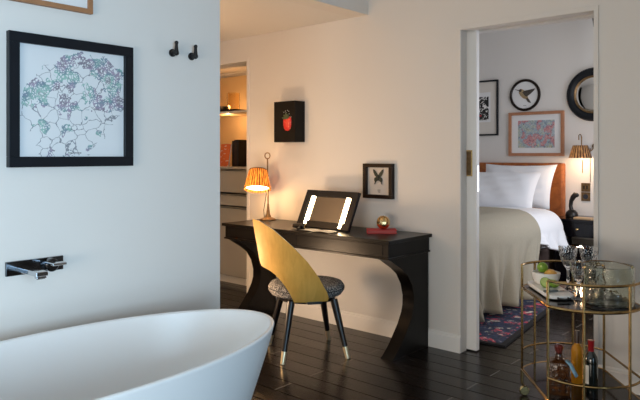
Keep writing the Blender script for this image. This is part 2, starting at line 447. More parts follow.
# ================================================================== BATH SIDE
def tub():
    t = thing('bathtub', 'large white oval freestanding bathtub beside the left wall', 'bathtub', (-2.196, -2.565, 0))
    A, B = .432, .915
    def oval(s, z, da=0):
        return [((A*s+da)*math.cos(2*PI*i/96), (B*s+da)*math.sin(2*PI*i/96), z) for i in range(96)]
    rows = [oval(.70, 0)]
    for z, s in ((.0, .745), (.02, .765), (.08, .79), (.16, .825), (.26, .872), (.36, .92), (.44, .958), (.50, .983), (.535, .996)):
        rows.append(oval(s, z))
    b = MB().grid(rows, True); b.f.append(tuple(reversed(range(96))))
    b.build('shell', ENAMEL, t, True, ang=60)
    rim = [oval(.996, .535), oval(1.0, .545), oval(1.0, .55, -.003), oval(1.0, .552, -.009), oval(1.0, .55, -.016), oval(.995, .545, -.018)]
    MB().grid(rim, True).build('rim', ENAMEL, t, True, ang=180)
    rows = [oval(.995, .545, -.018)]
    for z, s in ((.50, .97), (.42, .93), (.32, .875), (.22, .81), (.15, .74), (.115, .64), (.105, .5), (.10, .25), (.10, .02)):
        rows.append(oval(s, z, -.015 if s > .1 else 0))
    b = MB().grid(rows, True); b.f.append(tuple(range(9*96, 10*96)))
    b.build('basin', ENAMEL, t, True, ang=180)
    MB().lathe([(0.001, .103), (.03, .104), (.032, .1015), (.0, .1015)], 24).build('drain', CHROME, t, True)
tub()
# wall spout: mounting plate, flat spout, lever disc (local -y faces the room)
t = thing('bath_faucet', 'chrome wall faucet with flat spout above the white bathtub', 'faucet', (-2.811, -2.4385, .80), PI/2)
MB().box(-.127, -.012, -.031, .127, 0, .031).build('wall_plate', DKREFL, t, bevel=.002)
sp = MB().box(-.080, -.195, -.016, -.030, -.012, .004).box(-.076, -.190, -.026, -.034, -.166, -.016).build('spout', CHROME, t, bevel=.003)
MB().box(-.070, -.186, -.028, -.040, -.170, -.026).build('outlet', IRON, sp)
M_ = Tm(.062, -.012, 0) @ Rm(PI/2, 'X')
MB().lathe([(.0, 0), (.030, 0), (.030, .030), (.026, .034), (0, .034)], 32, M_).build('lever_body', DKREFL, t, True)
MB().box(.028, -.115, .006, .092, -.030, .018).build('lever', CHROME, t, bevel=.004)
# two wall hooks
def hook():
    t = thing('wall_hook', 'black wall hook left of its twin, nearer the framed map', 'hook', (-2.811, -1.712, 1.829), PI/2, 'wall hooks')
    MB().lathe([(0, 0), (.019, 0), (.021, .006), (.019, .012), (0, .012)], 28, Rm(PI/2, 'X')).build('backplate', IRON, t, True)
    MB().tube([(0, -.010, 0), (0, -.036, 0)], .013, 14).build('stem', IRON, t, True)
    MB().tube([(0, -.040, -.004), (0, -.041, .02), (0, -.042, .048)], [.014, .0095, .0075], 14).ball((0, -.042, .05), .0105, n=14, m=8).ball((0, -.040, -.003), .0145, n=14, m=8).build('peg', IRON, t, True)
    return t
h1 = hook(); h2 = copy_tree(h1); h2.location = (-2.811, -1.588, 1.825); h2['label'] = 'black wall hook right of its twin, nearer the wall end'
# big framed map
t = thing('framed_map', 'square black framed map drawing in coloured ink on left wall', 'picture', (-2.811, -2.260, 1.5295), PI/2)
frame_bars(.60, .586, .046, .030).build('frame', BLACKF, t, bevel=.0015)
MB().box(-.29, -.012, -.285, .29, 0, .285).build('backing', PAPER, t)
MB().box(-.255, -.014, -.25, .255, -.012, .25).build('map_print', MAPL, t)
b = MB(); x = -.03
for k in range(12):
    ww = random.choice((.003, .004, .005)); b.box(x, -.0146, -.232, x+ww, -.014, -.228); x += ww+.0015
b.build('caption', IRON, t)
# oak frame cut by the picture's top edge
t = thing('picture_frame', 'slim brown wooden frame at the top above the black framed map', 'picture', (-2.811, -2.452, 2.192), PI/2)
frame_bars(.56, .475, .022, .024).build('frame', OAK, t, bevel=.001)
MB().box(-.265, -.010, -.225, .265, 0, .225).build('paper', PAPER, t)

# ================================================================== NICHE CABINET
t = thing('storage_cabinet', 'built in cabinet with lit shelf and grey drawers in the niche', 'cabinet', (-4.86, .45, 0))
b = MB().box(-.70, 0, .07, .73, .03, .075)
MB().box(-.72, .05, 0, .73, .44, .07).build('plinth', TRIM, t)
MB().box(-.72, .445, .07, .73, .46, 2.15).box(-.735, 0, .07, -.72, .46, 2.15).box(.725, 0, .07, .735, .46, 2.15).build('carcass', NICHE, t)
MB().box(-.72, 0, 1.150, .725, .445, 1.172).build('counter', GREYL, t, bevel=.002)
for nm, z0, z1 in (('drawer', .916, 1.142), ('drawer', .786, .898), ('drawer', .08, .770)):
    dr = MB().box(-.715, .002, z0, .72, .40, z1).build(nm, GREYL, t, bevel=.003)
    MB().box(-.715, -.008, z1-.012, .72, .004, z1-.004).build('finger_pull', CHROME, dr)
MB().box(-.72, .02, 1.712, .725, .445, 1.730).build('shelf', NICHE, t, bevel=.001)
MB().box(-.72, .012, 1.712, .725, .02, 1.730).build('shelf_edge', TRIM, t)
# shelf contents
t = thing('serving_tray', 'flat dark tray on the upper niche shelf', 'tray', (-5.05, .60, 1.730))
MB().box(-.17, -.09, 0, .17, .09, .008).build('tray_base', DARKW, t, bevel=.002)
MB().box(-.17, -.09, .008, .17, -.082, .024).box(-.17, .082, .008, .17, .09, .024).box(-.17, -.082, .008, -.162, .082, .024).box(.162, -.082, .008, .17, .082, .024).build('tray_rim', DARKW, t)
ob = MB().lathe([(0, 0), (.045, 0), (.055, .012), (.062, .055), (.057, .058), (.050, .016), (0, .012)], 28).build('small_bowl', BRONZE, None, True); ob.location = (-5.15, .58, 1.738)
tag(ob, 'small dark bowl at the left end of the niche tray', 'bowl')
b = MB().lathe([(0, 0), (.062, 0), (.064, .01), (.064, .19), (.060, .19), (.059, .012), (0, .012)], 36)
ob = b.build('glass_vase', glass('amber_tinted_glass', (.98, .85, .62), .08, 1.2), None, True); ob.location = (-5.0, .60, 1.738)
tag(ob, 'straight clear glass vase on the dark niche tray', 'vase')
def book(name, label, w_, d_, h_, m, loc, rz, lean=0, group=None):
    t = thing(name, label, 'book', loc, rz, group); M_ = Rm(lean, 'Y')
    b = MB().box(0, 0, 0, .003, d_, h_, M_).box(w_-.003, 0, 0, w_, d_, h_, M_).box(.003, 0, 0, w_-.003, .003, h_, M_)
    b.build('cover', m, t); MB().box(.003, .003, .003, w_-.003, d_-.004, h_-.004, M_).build('pages', PAPER, t)
    return t
# orange book stands with its front to the room, leaning back on the row of dark books
t = thing('paperback_book', 'orange book facing out on the niche counter', 'book', (-5.115, .56, 1.172), 0)
M_ = Rm(math.radians(-9), 'X')
cv = MB().box(-.075, 0, .0, .075, .003, .235, M_).box(-.075, .019, .0, .075, .022, .235, M_).box(-.075, .003, 0, -.072, .019, .235, M_).build('cover', book_orange(), t)
MB().box(-.072, .003, .003, .073, .019, .231, M_).build('pages', PAPER, t)
bk = mat('black_book_cover', (.012, .010, .010), .35, var=.3, scale=30); bk2 = mat('brown_book_cover', (.035, .018, .010), .4, var=.3, scale=30)
book('hardback_book', 'black upright book behind the orange book in the niche', .03, .19, .265, bk, (-5.035, .61, 1.172), 0)
book('hardback_book', 'dark brown upright book second right of the orange book', .036, .19, .275, bk2, (-5.0, .61, 1.172), 0)
book('hardback_book', 'black upright book at the right end of the niche books', .026, .19, .270, bk, (-4.96, .61, 1.172), 0)

# ================================================================== DESK AND WHAT STANDS ON IT
t = thing('writing_desk', 'long black desk with scooped panel legs against the wall', 'desk', (-3.064, -.25, 0))
X0, X1 = -.796, .796
MB().box(X0, -.253, .738, X1, .246, .76).build('desk_top', DESK, t, bevel=.002)
MB().box(X0+.02, -.232, .650, X1-.02, .240, .738).build('apron', DESK, t, bevel=.001)
MB().box(X0+.012, -.240, .638, X1-.012, .243, .650).build('moulding', DESK, t, bevel=.002)
pr = [(.232, 0), (.232, .638), (-.232, .638), (-.20, .628), (-.162, .606), (-.08, .56), (-.016, .513), (.035, .44), (.058, .362), (.056, .30), (.041, .254), (.0, .185), (-.053, .124), (-.11, .062), (-.165, .018), (-.19, 0)]
for s in (-1, 1):
    a, c = (X1-.022-.09, X1-.022) if s > 0 else (X0+.022, X0+.022+.09)
    MB().prism(pr, a, c, 'yz').build('side_panel', DESK, t, True, ang=30, bevel=.001)
for k in range(2):
    dr = MB().box(X0+.06+k*.74, -.235, .662, X0+.06+k*.74+.73, -.232, .730).build('drawer', DESK, t, bevel=.001)
# lighted mirror leaning back (local z runs up the glass)
t = thing('vanity_mirror', 'tilted lighted vanity mirror in black frame on the desk', 'mirror', (-2.99, -.30, .7625), math.radians(-3))
TL = Rm(math.radians(-25), 'X'); Wm, Lm = .515, .285
b = frame_bars(Wm, Lm, .048, .020); b.box(-Wm/2, -.002, -Lm/2, Wm/2, .004, Lm/2)
MF = TL @ Tm(0, 0, Lm/2)
b.v = [tuple(MF @ Vector(p)) for p in b.v]; b.build('frame', BLACKF, t)
gm = NT('mirror_silver'); gm.base((.80, .78, .74, 1)); gm.set(Metallic=1, Roughness=.03)
gm.link(gm.ramp(gm.noise(gm.coords(), 6), [(0, (.02,)*3), (1, (.04,)*3)]), gm.p.inputs['Roughness'])
MB().box(-Wm/2+.058, -.012, .012, Wm/2-.058, -.006, Lm-.046, TL).build('mirror_glass', gm.m, t)
LED = emis('warm_led_strip', (1, .72, .40), 30)
for sx in (-1, 1):
    MB().box(sx*.174-.012, -.022, .010, sx*.174+.012, -.012, Lm-.048, TL).build('light_strip', LED, t)
MB().tube([tuple(TL @ Vector((0, .004, .20))), (0, .20, .006)], .007, 8).build('stand_leg', IRON, t)
# lamp
LX, LY = -3.752, -.105
t = thing('desk_lamp', 'aged brass desk lamp with glowing pleated orange shade', 'lamp', (LX, LY, .76), math.radians(41.5))
MB().lathe([(0, 0), (.066, 0), (.066, .008), (.05, .016), (.028, .024), (.015, .05), (.010, .10), (.008, .13), (0, .13)], 32).build('base', BRONZE, t, True)
MB().tube([(0, 0, .12), (-.004, 0, .3), (-.006, 0, .5)], .0055, 10).build('stem', BRONZE, t, True)
MB().tube([(-.006+.021*math.cos(a), 0, .524+.024*math.sin(a)) for a in [2*PI*i/24 for i in range(24)]], .0045, 8, True).build('ring', BRONZE, t, True)
MB().tube([(-.030, 0, .01), (-.036, 0, .08), (-.022, 0, .17), (-.006, 0, .26)], .003, 8).build('cord', IRON, t, True)
MB().tube([(-.006, 0, .36), (-.03, -.005, .40), (-.070, -.02, .415)], .005, 8).ball((-.006, -.0, .36), .012).build('arm', BRONZE, t, True)
SM = Tm(-.082, -.03, .336) @ Rm(math.radians(-19), 'X')
def pleats(r0, z0, r1, z1, n=44, amp=.02, M=None):
    prof = [(r0+(r1-r0)*k/8, z0+(z1-z0)*k/8) for k in range(9)]
    b = MB(); N = n*6
    rows = []
    for r, z in prof:
        rows.append([(r*(1+amp*math.cos(n*a))*math.cos(a), r*(1+amp*math.cos(n*a))*math.sin(a), z) for a in [2*PI*i/N for i in range(N)]])
    return b.grid(rows, True, M)
so = pleats(.108, -.085, .070, .075).build('lamp_shade', SHADE, t, True, ang=180, recalc=False); so.matrix_local = SM
MB().lathe([(.095, -.070), (.095, -.066), (0, -.062), (0, -.070)], 32).build('diffuser', emis('frosted_lamp_diffuser', (1, .80, .5), 7), so, True)
MB().lathe([(.0695, .070), (.0725, .070), (.0725, .078), (.0695, .078), (.0695, .070)], 32).tube([(-.07, 0, .074), (.07, 0, .074)], .002, 6).ball((0, 0, .09), .009).build('fitting', BRONZE, so, True)
MB().lathe([(.107, -.088), (.111, -.088), (.111, -.082), (.107, -.082), (.107, -.088)], 48).build('trim_band', SHADE, so, True)
c, s_ = math.cos(math.radians(41.5)), math.sin(math.radians(41.5))
def lampw(p): return (LX+p.x*c-p.y*s_, LY+p.x*s_+p.y*c, .76+p.z)
point('desk_lamp_bulb', lampw(SM @ Vector((0, 0, -.01))), 1.3, K('warm'), .025)
point('desk_lamp_downlight', lampw(SM @ Vector((0, 0, -.10))), 5, K('warm'), .05)
# red book and brass ball
t = thing('red_book', 'thin red book lying under the gold ball on the desk', 'book', (-2.556, -.185, .76), math.radians(40))
MB().box(-.10, -.06, 0, .10, .06, .003).box(-.10, -.06, .021, .10, .06, .024).box(-.10, -.06, .003, -.097, .06, .021).build('cover', REDB, t)
MB().box(-.097, -.056, .003, .096, .056, .021).build('pages', mat('red_edged_pages', (.48, .08, .07), .7, var=.1), t)
b = MB().ball((0, 0, 0), .047, n=12, m=9)
t = thing('brass_ball', 'faceted gold ball ornament resting on the red book', 'ornament', (-2.545, -.18, .784+.0465))
b.build('ball_body', BRASS, t)
M_ = Rm(math.radians(41.5), 'Z') @ Tm(.0, -.0, 0) @ Rm(math.radians(70), 'X')
MB().tube([(.030*math.cos(a), .030*math.sin(a), .0365) for a in [2*PI*i/24 for i in range(24)]], .003, 6, True, M_).build('bezel', BRONZE, t, True)
# hair dryer and magazine
t = thing('hair_dryer', 'small dark hair dryer lying left of the vanity mirror', 'hair dryer', (-3.12, -.40, .76), math.radians(15)); t.scale = (.62, .62, .62)
Mx = Tm(0, 0, .037) @ Rm(PI/2, 'Y')
MB().lathe([(0, -.085), (.021, -.085), (.024, -.08), (.030, -.02), (.036, .03), (.036, .06), (.028, .07), (0, .07)], 24, Mx).build('barrel', IRON, t, True)
MB().lathe([(.012, -.087), (.022, -.087), (.022, -.084), (.012, -.084), (.012, -.087)], 24, Mx).build('nozzle_ring', CHROME, t, True)
MB().lathe([(0, .069), (.026, .069), (.030, .073), (.024, .078), (0, .079)], 24, Mx).build('rear_grille', BRASS, t, True)
MB().tube([(.02, -.02, .03), (.03, -.08, .020), (.035, -.115, .017)], [.017, .015, .013], 12).build('handle', IRON, t, True)
t = thing('magazine', 'open pale magazine lying flat before the vanity mirror', 'magazine', (-2.93, -.425, .76), math.radians(4))
MB().box(-.14, -.055, 0, .14, .055, .004).build('cover', DARKW, t)
rows = [[(-.137+.274*i/16, y, .004+.006*abs(math.sin(PI*i/16*2))) for i in range(17)] for y in (-.052, .052)]
b = MB().grid(rows); MBp = b.build('pages', CREAM, t, True)
# strawberry box on the wall
t = thing('strawberry_artwork', 'black box canvas with a red strawberry on the wall', 'picture', (-3.557, 0, 1.555))
MB().box(-.1175, -.115, -.162, .1175, 0, .162).build('box_canvas', mat('black_canvas', (.007, .006, .005), .6, var=.3, scale=40, Specular_IOR_Level=.2), t, bevel=.003)
prof = [(.020, -.075), (.036, -.06), (.043, -.03), (.044, .0), (.040, .025), (.026, .037), (.0, .036), (-.026, .037), (-.040, .025), (-.044, 0), (-.043, -.03), (-.036, -.06), (-.020, -.075), (0, -.080)]
rows = []
for k, (sc, yy) in enumerate(((1, -.115), (.97, -.119), (.85, -.123), (.6, -.126), (.3, -.1275), (.02, -.128))):
    rows.append([(.034+x*sc, yy, -.015+(z+.02)*sc) for x, z in prof])
bb = MB().grid(rows, True); bb.build('strawberry', STRAW, t, True, ang=180)
b = MB()
for a, l in ((-75, .05), (-40, .045), (-8, .05), (25, .042), (60, .04)):
    r = math.radians(a); dx, dz = math.sin(r), math.cos(r)
    b.prism([(.031, .018), (.031+dx*l*.5-dz*.010, .02+dz*l*.5+dx*.010), (.031+dx*l, .02+dz*l), (.031+dx*l*.5+dz*.010, .02+dz*l*.5-dx*.010)], -.129, -.115, 'xz')
b.build('leaf', LEAF, t)
b = MB()
for x, z in ((-.03, .075), (-.012, .083), (.01, .088), (.024, .08), (.05, .035), (.03, .06), (-.005, .07)):
    MB().ball((x+.026, -.116, z), .003, n=8, m=5).build('seed_dot', LABELW, t)
# butterfly box frame
t = thing('butterfly_frame', 'small dark box frame holding a pinned butterfly beside the mirror', 'picture', (-2.704, 0, 1.103))
frame_bars(.256, .250, .027, .038).build('frame', DARKW, t, bevel=.0015)
MB().box(-.12, -.010, -.118, .12, 0, .118).build('backing', mat('ivory_card', (.66, .60, .54), .8, var=.02), t)
WING = mat('butterfly_wing', (.012, .026, .018), .5, var=.9, scale=70)
for s in (-1, 1):
    up = [(0, .01), (.012, .03), (.035, .052), (.050, .056), (.047, .035), (.035, .012), (.018, -.002), (0, -.006)]
    lo = [(0, -.002), (.022, .0), (.038, -.008), (.040, -.022), (.033, -.034), (.038, -.052), (.030, -.050), (.024, -.036), (.010, -.026), (0, -.02)]
    b = MB()
    for P in (up, lo):
        b.prism([(s*x*.92-.004, z+.028) for x, z in P], -.016, -.014, 'xz')
    b.build('wing', WING, t)
MB().tube([(-.004, -.016, .045), (-.004, -.016, .028), (-.004, -.016, .0)], [.002, .004, .0015], 8).build('butterfly_body', IRON, t, True)
MB().box(-.014, -.0106, -.066, .012, -.010, -.063).box(-.012, -.0106, -.074, .008, -.010, -.071).box(-.006, -.0106, -.082, .010, -.010, -.079).build('caption', IRON, t)

# ================================================================== CHAIR
t = thing('desk_chair', 'chair with ochre plywood back and grey tweed seat at the desk', 'chair', (-2.83, -.637, 0), math.radians(57.3))
prof = [(0, .375), (.19, .375), (.232, .385), (.250, .41), (.250, .434), (.236, .454), (.19, .462), (.10, .466), (0, .467)]
MB().lathe(prof, 48, Tm(0, .016, 0)).build('seat', TWEED, t, True, ang=60)
MB().lathe([(0, .352), (.185, .352), (.19, .375), (0, .375)], 40).build('seat_frame', BLKLEG, t, True)
MB().tube([(.2475*math.cos(a), .2475*math.sin(a)+.016, .426) for a in [2*PI*i/64 for i in range(64)]], .0045, 6, True).build('piping', mat('dark_piping', (.02, .02, .021), .8), t, True)
for sx in (-1, 1):
    for sy in (-1, 1):
        p0 = Vector((sx*.140, sy*.140, .365)); p1 = Vector((sx*.212, sy*.212, 0)); q = p0.lerp(p1, .80)
        lg = MB().tube([p0, p0.lerp(p1, .4), q], [.0245, .021, .0165], 16).build('leg', BLKLEG, t, True)
        fe = MB().tube([q, p1], [.0172, .0140], 16).build('brass_tip', PALEB, lg, True)
fl = [(.377, 22.6), (.425, 25.8), (.472, 29.8), (.512, 34.2), (.551, 39.7), (.572, 44.5), (.585, 49), (.596, 53.5), (.62, 54.6), (.653, 55), (.723, 55.4), (.811, 56), (.885, 56.1), (.893, 55.9)]
fr = [(.377, -11.5), (.393, -12.5), (.437, -9.9), (.465, -6.8), (.534, -.6), (.636, 10), (.736, 22.9), (.831, 37), (.882, 48.5), (.893, 55.4)]
def ip(tab, h):
    for (a, x), (b_, y) in zip(tab, tab[1:]):
        if a <= h <= b_: return x+(y-x)*(h-a)/(b_-a)
    return tab[0][1] if h < tab[0][0] else tab[-1][1]
hs = [.377+(.893-.377)*k/60 for k in range(61)]
def shell_rows(dr):
    rows = []
    for h in hs:
        a, b_ = ip(fl, h), ip(fr, h); R_ = .37+.2*(h-.42)+dr; row = []
        for i in range(25):
            ph = math.radians(b_+(a-b_)*i/24)
            row.append((-R_*math.sin(ph), .12-R_*math.cos(ph), h))
        rows.append(row)
    return rows
ro, ri = shell_rows(0), shell_rows(-.013)
b = MB(); b.grid(ro)
bk_ = b.build('backrest', PLY, t, True, ang=180)
b = MB(); b.grid(ri); b.build('back_lining', mat('black_back_lining', (.012, .011, .012), .8, var=.2), bk_, True, ang=180)
loop_o = [r[0] for r in ro]+[r[-1] for r in reversed(ro)]; loop_i = [r[0] for r in ri]+[r[-1] for r in reversed(ri)]
loop_m = [tuple(Vector(p).lerp(Vector(q), .6)) for p, q in zip(loop_o, loop_i)]
MB().grid([loop_o, loop_m], True).build('edge', mat('pale_ply_edge', (.78, .62, .38), .4, var=.08, scale=60), bk_)
MB().grid([loop_m, loop_i], True).build('lining_edge', BLKLEG, bk_)
MB().box(-.06, -.25, .365, .03, -.12, .380).build('back_bracket', BLKLEG, t)

# ================================================================== BEDROOM
BX0, BX1 = -4.0, -2.47
t = thing('bed', 'double bed with rust leather headboard in the bedroom', 'bed', (-3.235, 1.95, 0))
MB().box(-.815, .955, 0, .755, 1.045, 1.205).build('headboard', LEATHER, t, bevel=.02)
MB().box(-.755, -1.42, .06, .755, .95, .36).build('divan_base', DIVAN, t, bevel=.02)
MB().box(-.755, -1.42, .36, .755, .95, .60).build('mattress', WHITEB, t, bevel=.05)
b = MB()
for x in (-.65, .65):
    for y in (-1.30, .85):
        MB().box(x-.03, y-.03, .0125 if x > 0 and y < 0 else 0, x+.03, y+.03, .06).build('foot', BLKLEG, t)
def drape(name, m, y0, y1, top, xs, side, hem, thick, ny, fold, label, cat, rad=.20, slant=0, flare=.04):
    """cloth across the bed (from xs on the far side to the near edge), rounding over and hanging at +x"""
    rows = []
    for j in range(ny+1):
        v = j/ny; y = y0+(y1-y0)*v
        prof = []; e = side-rad
        for i in range(15): u = i/14; prof.append((xs+(e-xs)*u, top+.010*math.sin(5*u+3*v)+.006*math.sin(11*u-7*v), 0))
        for i in range(1, 11):
            a = PI/2*i/11; prof.append((e+rad*math.sin(a), top-rad+rad*math.cos(a), .15*i/11))
        hz = hem(v) if callable(hem) else hem
        for i in range(15):
            u = i/14; z = (top-rad)+(hz-(top-rad))*u
            amp = fold*u
            amp *= min(1, v*4) if name == 'duvet' else 1
            x = side+amp*(math.sin(v*21+1.2*u)*.45+math.sin(v*43+.7)*.35+.12*math.sin(v*90)+.2)+flare*u
            prof.append((x, z, .15+.85*u))
        rows.append([(x, y-slant*w_*v, z) for x, z, w_ in prof])
    b = MB().grid(rows)
    o = b.build(name, m, None, True, ang=180, solid=thick, recalc=False)
    return tag(o, label, cat)
drape('duvet', WHITEB, 1.60, 2.36, .745, -4.02, -2.285, lambda v: .46+.05*math.sin(v*5+1), .03, 40, .05, 'white duvet spread over the bed and hanging down its side', 'duvet', .17, 0, .03)
drape('bed_throw', TAN, .42, 1.80, .785, -4.02, -2.245, .105, .014, 110, .10, 'beige throw draped over the bed and down to the rug', 'blanket', .22, .34, .02)
# pillows
def pillow(name, label, W, H, Tk, M_, m=WHITEB):
    rows = []; n = 28
    for side in (1, -1):
        rr = []
        for j in range(n+1):
            r = []
            for i in range(n+1):
                u, v = -1+2*i/n, -1+2*j/n
                e = (1-abs(u)**3.2)*(1-abs(v)**3.2); th = Tk*max(e, 0)**.55
                pin = 1-.07*(1-abs(v)**2)*abs(u)**3; pin2 = 1-.10*(1-abs(u)**2)*abs(v)**3
                wr = .006*math.sin(9*u+4*v)*e+.004*math.sin(17*v-6*u)*e
                r.append((u*W/2*pin, side*(th/2+wr)*-1 if side > 0 else th/2, v*H/2*pin2))
            rr.append(r)
        rows.append(rr)
    b = MB().grid(rows[0]); b.grid(rows[1])
    o = b.build(name, m, None, True, ang=180); o.matrix_world = M_
    return tag(o, label, 'pillow', 'bed pillows')
pillow('pillow', 'white pillow leaning on the leather headboard behind another pillow', .80, .50, .17, Tm(-2.905, 2.72, .965) @ Rm(math.radians(-24), 'X') @ Rm(math.radians(0), 'Y'))
pillow('pillow', 'white pillow in front, lying against the pillow behind it', .84, .48, .19, Tm(-2.99, 2.46, .915) @ Rm(math.radians(-34), 'X') @ Rm(math.radians(-1), 'Y'))
# rug
rz = math.radians(7.8)
t = thing('floral_rug', 'navy floral rug with red and cream blooms under the bed side', 'rug', (-1.89, .30, 0), rz)
MB().box(-1.35, .04, .0, -.04, 1.70, .011).build('pile', RUG, t)
MB().box(-1.4, 0, 0, 0, .04, .012).box(-.04, .04, 0, 0, 1.75, .012).box(-1.35, 1.70, 0, -.04, 1.75, .012).box(-1.40, .04, 0, -1.35, 1.75, .012).build('binding', RUGB, t)
# pictures on the bedroom wall (front faces -y)
t = thing('black_framed_print', 'tall thin black frame with a small black white red print', 'picture', (-3.47, 3.0, 1.826))
frame_bars(.46, .63, .018, .025).build('frame', BLACKF, t, bevel=.001)
MB().box(-.22, -.010, -.305, .22, 0, .305).build('mat_board', CREAM, t)
MB().box(-.125, -.0115, -.16, .135, -.010, .18).build('white_border', PAPER, t)
MB().box(-.115, -.013, -.137, .113, -.0115, .13).build('print', BWART, t)
t = thing('hummingbird_picture', 'round dark framed hummingbird picture above the painted map', 'picture', (-2.929, 3.0, 1.947))
MB().lathe([(.146, .0), (.174, .0), (.176, .012), (.170, .024), (.156, .026), (.148, .018), (.146, 0)], 64, Rm(PI/2, 'X')).build('frame', DARKW, t, True)
MB().lathe([(0, .004), (.150, .004), (.150, .008), (0, .008)], 48, Rm(PI/2, 'X')).build('backing', PAPER, t)
BB = mat('bird_brown', (.06, .05, .04), .6, var=.5, scale=60); BT = mat('bird_tan', (.36, .26, .14), .6, var=.4, scale=60)
def bp(P, k=1.22, dx=.002, dz=-.004): return [(x*k+dx, z*k+dz) for x, z in P]
bird = [(-.052, .050), (-.036, .060), (-.018, .052), (.004, .034), (.020, .006), (.030, -.030), (.012, -.034), (-.016, -.026), (-.042, -.002), (-.056, .024)]
MB().prism(bp(bird), -.012, -.008, 'xz').build('bird_body', BT, t)
MB().prism(bp([(-.024, .030), (-.004, .042), (.030, .046), (.064, .052), (.094, .056), (.080, .036), (.052, .012), (.016, -.012), (-.004, .0)]), -.0135, -.008, 'xz').build('wing', BB, t)
MB().prism(bp([(.016, -.024), (.032, -.030), (.058, -.072), (.050, -.068), (.038, -.066), (.024, -.058), (.006, -.026)]), -.012, -.008, 'xz').build('tail', BB, t)
MB().prism(bp([(-.048, .050), (-.094, .060), (-.095, .057), (-.052, .042)]), -.012, -.008, 'xz').prism(bp([(-.058, .046), (-.047, .059), (-.034, .058), (-.029, .044), (-.040, .032), (-.054, .034)]), -.0135, -.008, 'xz').build('head', BB, t)
MB().box(-.02, -.0086, -.116, .016, -.008, -.112).build('caption', BB, t)
t = thing('painted_map', 'copper wood framed painted map above the headboard', 'picture', (-2.805, 3.0, 1.519))
frame_bars(.613, .48, .032, .03).build('frame', COPPER, t, bevel=.002)
MB().box(-.29, -.012, -.225, .29, 0, .225).build('mat_board', PAPER, t)
MB().box(-.20, -.014, -.149, .205, -.012, .147).build('print', MAPP, t)
t = thing('convex_mirror', 'round convex mirror in a wide black and gilt frame', 'mirror', (-2.20, 3.0, 1.908))
MX = Rm(PI/2, 'X')
MB().lathe([(.188, 0), (.268, 0), (.274, .015), (.262, .036), (.238, .046), (.214, .042), (.200, .030), (.188, .022), (.188, 0)], 72, MX).build('frame', BLACKF, t, True)
MB().lathe([(.176, .010), (.192, .010), (.196, .024), (.190, .030), (.182, .028), (.176, .022), (.176, .010)], 72, MX).build('gilt_ring', BRONZE, t, True)
MB().lathe([(.182, .008)]+[(.182*math.cos(PI/2*k/10), .012+.022*math.sin(PI/2*k/10)) for k in range(11)], 64, MX).build('mirror_glass', gm.m, t, True, ang=60)
# opposite wall picture seen only in the convex mirror
# sconce
t = thing('wall_sconce', 'wall lamp with pleated brown shade above the nightstand', 'wall lamp', (-2.255, 3.0, 1.40))
MB().lathe([(0, 0), (.03, 0), (.03, .01), (.022, .018), (0, .018)], 24, Tm(.07, 0, -.02) @ MX).build('backplate', BRONZE, t, True)
MB().tube([(.07, -.012, -.02), (.05, -.05, -.06), (.02, -.14, -.10), (-.0, -.20, -.06)]+[(0, -.20+.02*math.cos(a)-.02, .075+.02*math.sin(a)) for a in [PI*k/8*1.0 for k in range(0, 1)]]+[(0, -.20, .05), (-.006, -.195, .085), (-.018, -.19, .098), (-.030, -.19, .088), (-.030, -.19, .04)], .006, 8).build('arm', BRONZE, t, True)
so = pleats(.108, -.065, .070, .062, 22, .025).build('lamp_shade', SHADE2, t, True, ang=180, recalc=False); so.location = (-.012, -.20, -.075)
MB().ball((0, 0, 0), .026, n=16, m=10).build('bulb', emis('warm_bulb', (1, .70, .36), 8), so, True)
MB().tube([(.01, -.20, -.13), (.01, -.20, -.29)], .0045, 8).build('pull_rod', BRASS, t, True)
MB().tube([(.02, -.004, -.04), (.02, -.004, -.39)], .003, 6).build('cord', BRONZE, t)
point('sconce_bulb', (-2.267, 2.80, 1.262), 5.5, (1, .68, .40), .03)
# switches
t = thing('light_switch', 'upper bronze switch plate above the nightstand', 'switch', (-2.28, 3.0, .957))
MB().box(-.045, -.009, -.045, .045, 0, .045).build('plate', BRONZE, t, bevel=.002)
for sx in (-.015, .015): MB().box(sx-.006, -.016, -.018, sx+.006, -.009, .018).build('toggle', IRON, t)
t = thing('wall_socket', 'lower dark socket plate under the bronze switch', 'socket', (-2.28, 3.0, .862))
MB().box(-.045, -.009, -.045, .045, 0, .045).build('plate', BRONZE, t, bevel=.002)
MB().lathe([(0, 0), (.026, 0), (.026, .004), (0, .004)], 24, Tm(0, -.009, 0) @ MX).build('socket_insert', mat('blue_black_plastic', (.02, .025, .04), .3), t, True)
# nightstand
t = thing('nightstand', 'glossy black nightstand with a drawer beside the bed', 'nightstand', (-2.19, 2.72, 0))
NL = mat('black_gloss_lacquer', (.004, .0035, .005), .15, var=.2, Specular_IOR_Level=.3)
MB().box(-.255, -.235, .645, .255, .235, .670).build('top', NL, t, bevel=.004)
MB().box(-.24, -.215, .50, .24, .225, .645).build('body', NL, t, bevel=.002)
dr = MB().box(-.225, -.223, .515, .225, -.215, .632).build('drawer', NL, t, bevel=.002)
MB().ball((0, -.232, .575), .014, .010, .012).build('knob', BRASS, dr, True)
MB().box(-.235, -.21, .05, .235, .22, .43).build('lower_cabinet', NL, t, bevel=.003)
for sx in (-1, 1):
    for sy in (-1, 1):
        MB().tube([(sx*.222, sy*.20, .50), (sx*.222, sy*.20, 0)], [.018, .012], 10).build('leg', NL, t, True)
t = thing('bronze_sculpture', 'dark bronze curved sculpture standing on the nightstand', 'sculpture', (-2.315, 2.70, .67))
SB = mat('dark_bronze', (.012, .009, .008), .28, .3, var=.3)
MB().lathe([(0, 0), (.058, 0), (.062, .02), (.054, .05), (.032, .072), (0, .08)], 24, None).build('base', SB, t, True)
